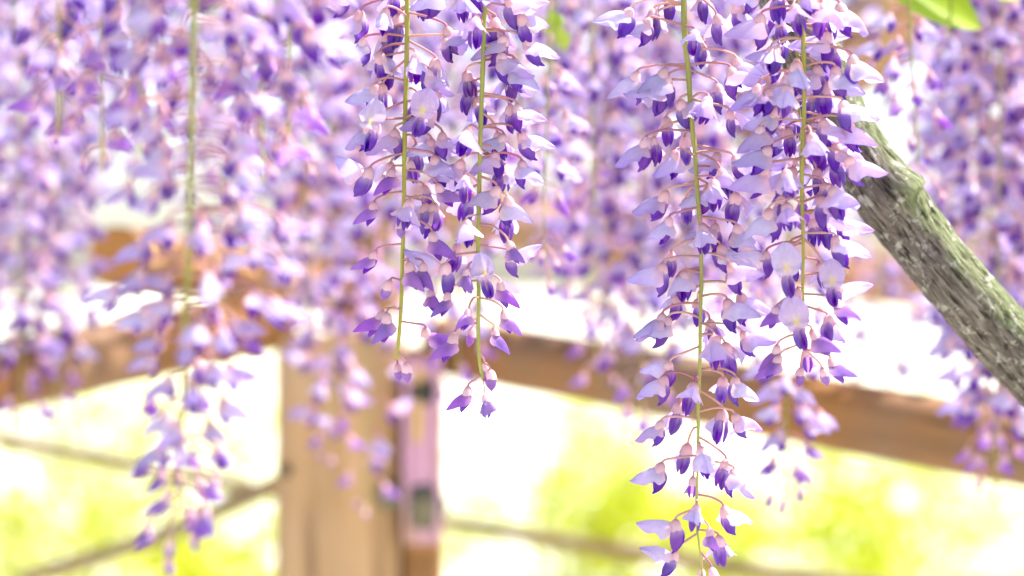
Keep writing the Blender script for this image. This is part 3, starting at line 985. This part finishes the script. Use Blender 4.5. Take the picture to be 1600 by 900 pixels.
for yy in range(-40, 345, 11):
    az = (yy * 12.5) % 360
    if 225 < az < 315: az = 180 if yy % 2 else 0
    E.append((302 + math.cos(R(az)) * rnd.uniform(40, 105), yy + rnd.uniform(-8, 8), "S", az if math.sin(R(az)) < .5 else az + 15, yy - 14))
hand_raceme("big soft out-of-focus raceme reaching lowest, left of the broad post", [(304, -30), (302, 80), (300, 200), (297, 300), (294, 420), (290, 500), (288, 580), (285, 650), (280, 720), (277, 790)], E, 0.85, 5, 1.5, .6, None, 0, .74)

# ---- thin racemes of buds just behind the focus
G1 = [(1362, 92, "D", 190, 70), (1384, 118, "D", 200, 95), (1400, 150, "D", 230, 130), (1452, 108, "D", -20, 90), (1462, 170, "D", -20, 150), (1432, 140, "D", -70, 120), (1390, 20, "S", 182, 10), (1402, 55, "S", 200, 40), (1440, 30, "S", -10, 20), (1372, 60, "S", 160, 40), (1395, 90, "S", 250, 75), (1425, 214, "B", 200, 190), (1448, 236, "B", -30, 210), (1410, 280, "B", 190, 250), (1470, 300, "B", -10, 260)]
hand_raceme("thin sparse raceme of narrow buds right of the branch's upper end", [(1420, -30), (1423, 60), (1428, 140), (1432, 200), (1434, 262)], G1, 1.34, 6, 1.0, .5, None, 0, .9)
G2 = [(880, 384, "D", -30, 360), (868, 405, "B", 20, 380), (832, 386, "B", 190, 370), (846, 392, "B", 150, 378), (858, 440, "B", 30, 400), (874, 300, "D", -20, 285), (836, 290, "D", 190, 280), (880, 250, "S", -15, 240), (832, 240, "S", 185, 230), (862, 200, "S", -80, 190), (826, 180, "S", 190, 170), (886, 175, "S", -5, 165), (850, 120, "S", 90, 110), (880, 110, "S", 0, 100), (820, 100, "S", 180, 95)]
hand_raceme("thin sparse raceme ending in tiny dark buds right of the sharp pair", [(858, -30), (856, 120), (853, 240), (850, 330), (852, 410)], G2, 1.32, 7, 1.0, .4, None, 0, .9)
G3 = [(1212, 592, "S", 182, 585), (1248, 600, "S", -20, 590), (1215, 630, "S", 200, 620), (1252, 626, "S", -5, 615), (1230, 585, "S", -90, 575), (1218, 668, "S", 190, 655), (1262, 655, "S", -8, 640), (1208, 712, "D", 195, 690), (1258, 690, "D", -20, 675), (1246, 720, "D", -40, 700), (1206, 770, "B", 195, 730), (1250, 760, "B", -20, 735), (1226, 780, "B", 250, 745),
      (1280, 640, "S", 0, 625), (1200, 560, "S", 180, 550), (1262, 560, "S", -10, 550)]
hand_raceme("soft raceme tip dangling before the crossbeam, right of the longest raceme", [(1232, -30), (1234, 200), (1234, 400), (1231, 520), (1229, 620), (1228, 700), (1227, 750)], G3 + [(1232 + (48 if i % 2 else -46), 20 + i * 24, "S", -10 if i % 2 else 190, 12 + i * 24) for i in range(22)], 1.42, 8, 1.2, .5, None, 0, 1.0)


# ------------------------------------------------------------------ the many blurred racemes behind
def auto_raceme(px, tip_y, d, seed, label, group, detail, top_y=-70, dens=1.0, fat=1.0, size=1.0):
    rnd = random.Random(seed)
    x = (px - 800) * K * d
    z1 = EYE - (tip_y - 450) * K * d
    zt = 2.22
    root = link("wisteria_raceme", None, None, (x, d, zt))
    tag(root, label, "wisteria raceme", group)
    lean = rnd.uniform(-.012, .012)
    L = zt - z1
    path = smooth_path([Vector((0, 0, 0)), Vector((lean * .3, rnd.uniform(-.008, .008), -L * .35)), Vector((lean * .8, 0, -L * .7)), Vector((lean, 0, -L))], 40)
    link("stem", stem_mesh(path, .0015, .0006), root)
    zf = min(zt, EYE - (top_y - 450) * K * d) - zt
    step = .0062 * size / dens
    z = zf; i = 0
    az = rnd.uniform(0, 360)
    while z > -L:
        e = z + L                               # distance above the tip
        az += 137.5
        reach = fat * size * (.010 + .016 * min(1, e / .09)) * rnd.uniform(.75, 1.15)
        c = stem_at(path, z)
        kind = "B" if e < .012 else ("D" if e < .042 else ("F" if rnd.random() < .05 else "S"))
        p = Vector((c.x + math.cos(R(az)) * reach, c.y + math.sin(R(az)) * reach, z + rnd.uniform(-.004, .004)))
        sc = (.75 if kind == "B" else .9 if kind == "D" else 1.0) * rnd.uniform(.9, 1.08) * size
        att = Vector((c.x, c.y, z + .006)) if detail else None
        floret(root, None, kind, p, az, rnd, att, rnd.choice((0, 0, 0, 18)) if kind == "S" else 0, sc, 1 if detail else 0)
        z -= step * rnd.uniform(.75, 1.25) * (1.2 if e < .05 else 1.0)
        i += 1
    return root


ORD = ["first", "second", "third", "fourth", "fifth", "sixth", "seventh", "eighth", "ninth", "tenth", "eleventh", "twelfth", "thirteenth", "fourteenth", "fifteenth", "sixteenth", "seventeenth", "eighteenth", "nineteenth", "twentieth"]
ZONES = [("left of the broad post", -300, 430), ("behind the sharp pair", 430, 860), ("behind the longest sharp raceme", 860, 1240), ("right of the lichened branch", 1240, 1900)]

# (photo x, photo y of the tip, distance, density)
NEAR = [(150, 270, .90, 1.0), (225, 240, .87, 1.0), (380, 290, .88, 1.0), (452, 250, .91, 1.0), (72, 210, .89, 1.0)]
MID = [(18, 650, 1.75, 1.1), (60, 420, 1.85, 1.1), (112, 640, 1.8, 1.1), (182, 250, 1.9, 1.1), (238, 260, 1.8, 1.1), (340, 310, 1.85, 1.1), (405, 330, 1.75, 1.1), (465, 540, 1.7, 1.1),
       (512, 720, 1.8, 1.0), (562, 800, 1.84, .6), (610, 460, 1.6, 1.0), (690, 620, 1.7, 1.0), (790, 310, 1.5, 1.0), (905, 330, 1.5, 1.0),
       (955, 500, 1.6, 1.1), (912, 600, 1.75, .9), (1005, 680, 1.6, 1.0), (1060, 520, 1.55, 1.0), (1135, 520, 1.6, 1.0), (1180, 580, 1.7, .9),
       (1385, 690, 1.9, .5), (1492, 600, 1.8, 1.1), (1512, 690, 1.58, 1.1), (1548, 730, 1.55, 1.2), (1584, 760, 1.5, 1.2), (1618, 730, 1.52, 1.1)]
FAR = [(-10, 420, 2.2), (45, 330, 2.6), (95, 380, 2.3), (150, 320, 2.7), (205, 290, 2.3), (265, 330, 2.5), (330, 380, 2.2), (385, 420, 2.3), (430, 430, 2.6), (492, 560, 2.0),
       (-40, 600, 1.95), (25, 560, 2.1), (300, 300, 2.1), (525, 420, 2.2), (545, 430, 2.1), (590, 360, 2.5), (645, 400, 2.3), (720, 330, 2.6), (768, 290, 2.2), (840, 360, 2.4), (885, 450, 2.1), (925, 420, 2.6), (968, 560, 2.1), (1010, 500, 2.4),
       (560, 300, 1.9), (620, 280, 2.0), (670, 360, 2.1), (745, 260, 2.0), (815, 300, 2.0), (865, 400, 2.5), (945, 470, 1.95), (990, 420, 2.0), (1035, 470, 2.05),
       (1065, 520, 2.2), (1105, 460, 2.6), (1150, 440, 2.2), (1195, 430, 2.5), (1085, 380, 2.0), (1125, 300, 2.1), (1220, 330, 2.1), (1475, 480, 2.4), (1500, 380, 2.1), (1535, 600, 2.3), (1565, 560, 2.6), (1600, 680, 2.1), (1640, 600, 2.3),
       (700, 470, 2.4), (760, 330, 2.9), (980, 520, 2.6), (1240, 520, 2.4), (1180, 500, 2.7), (1280, 430, 2.6), (600, 440, 2.8), (110, 520, 2.4), (60, 540, 2.3),
       (120, 280, 3.3), (310, 260, 3.2), (560, 290, 3.3), (860, 300, 3.2), (1000, 360, 3.2), (1140, 350, 3.1),
       (1318, 560, 2.9), (1392, 575, 2.7), (1490, 560, 2.0), (1550, 640, 2.0), (1590, 500, 2.4)]


def curtain(items, detail, word, group, size=1.0):
    for zp, a, b in ZONES:
        sel = sorted([t for t in items if a <= t[0] < b])
        for n, t in enumerate(sel):
            lab = f"{ORD[n]} from the left of the {word} racemes hanging {zp}"
            auto_raceme(t[0], t[1], t[2], int(t[0] * 13 + t[1]), lab, group, detail, -70, t[3] if len(t) > 3 else .72, 1.0, size)


curtain(NEAR, 1, "short nearest out-of-focus", "out-of-focus racemes nearest the camera", .80)
curtain(MID, 1, "larger blurred", "blurred racemes hanging just behind the sharp ones")
curtain([t for t in FAR if t[2] < 2.35], 0, "faint small", "faint racemes hanging deeper under the trellis")
curtain([t for t in FAR if t[2] >= 2.35], 0, "faintest farthest", "faintest racemes at the back of the trellis")


# ------------------------------------------------------------------ the few leaves in view
def leaf_spray(name, label, p, leaflets, cat="leaf"):
    root = link(name, None, None, p)
    tag(root, label, cat)
    mb = MB()
    tube(mb, smooth_path([Vector((0, 0, .12)), Vector((.002, 0, .04)), Vector((0, 0, -.02))], 8), .0009, 6, (.26, .30, .05))
    link("leaf_stalk", mb.mesh("leaf_stalk", M_STEM), root)
    for (dx, dy, dz, ang, L, W, tw) in leaflets:
        vs, cs = [], []
        for i in range(11):
            u = i / 10
            wd = W * math.sin(math.pi * u ** .75) ** .85 + .0002
            for j in range(5):
                v = -1 + j / 2
                vs.append((L * u, wd * v, -.18 * L * u * u + abs(v) * wd * .35)); cs.append(mixc((.30, .46, .01), (.42, .54, .02), u))
        mb = MB(); mb.add(vs, grid_faces(11, 5), cs)
        link("leaflet", mb.mesh("leaflet", M_LEAF), root, (dx, dy, dz), (R(tw), R(20), R(ang)))


leaf_spray("wisteria_leaf", "bright lime green wisteria leaf at the top right", at(1484, 2, 1.42), [(-.04, 0, .014, 5, .07, .021, 65), (-.036, .004, .034, -8, .07, .021, 75), (.004, .002, .024, 12, .05, .016, 70), (-.02, .002, .045, 0, .07, .021, 70)])
leaf_spray("wisteria_leaf", "small yellow green leaf tip between the sharp pair and longest raceme", at(864, 72, 1.45), [(0, 0, .012, 70, .028, .0075, 20), (.004, .002, .02, 110, .022, .006, 40)])
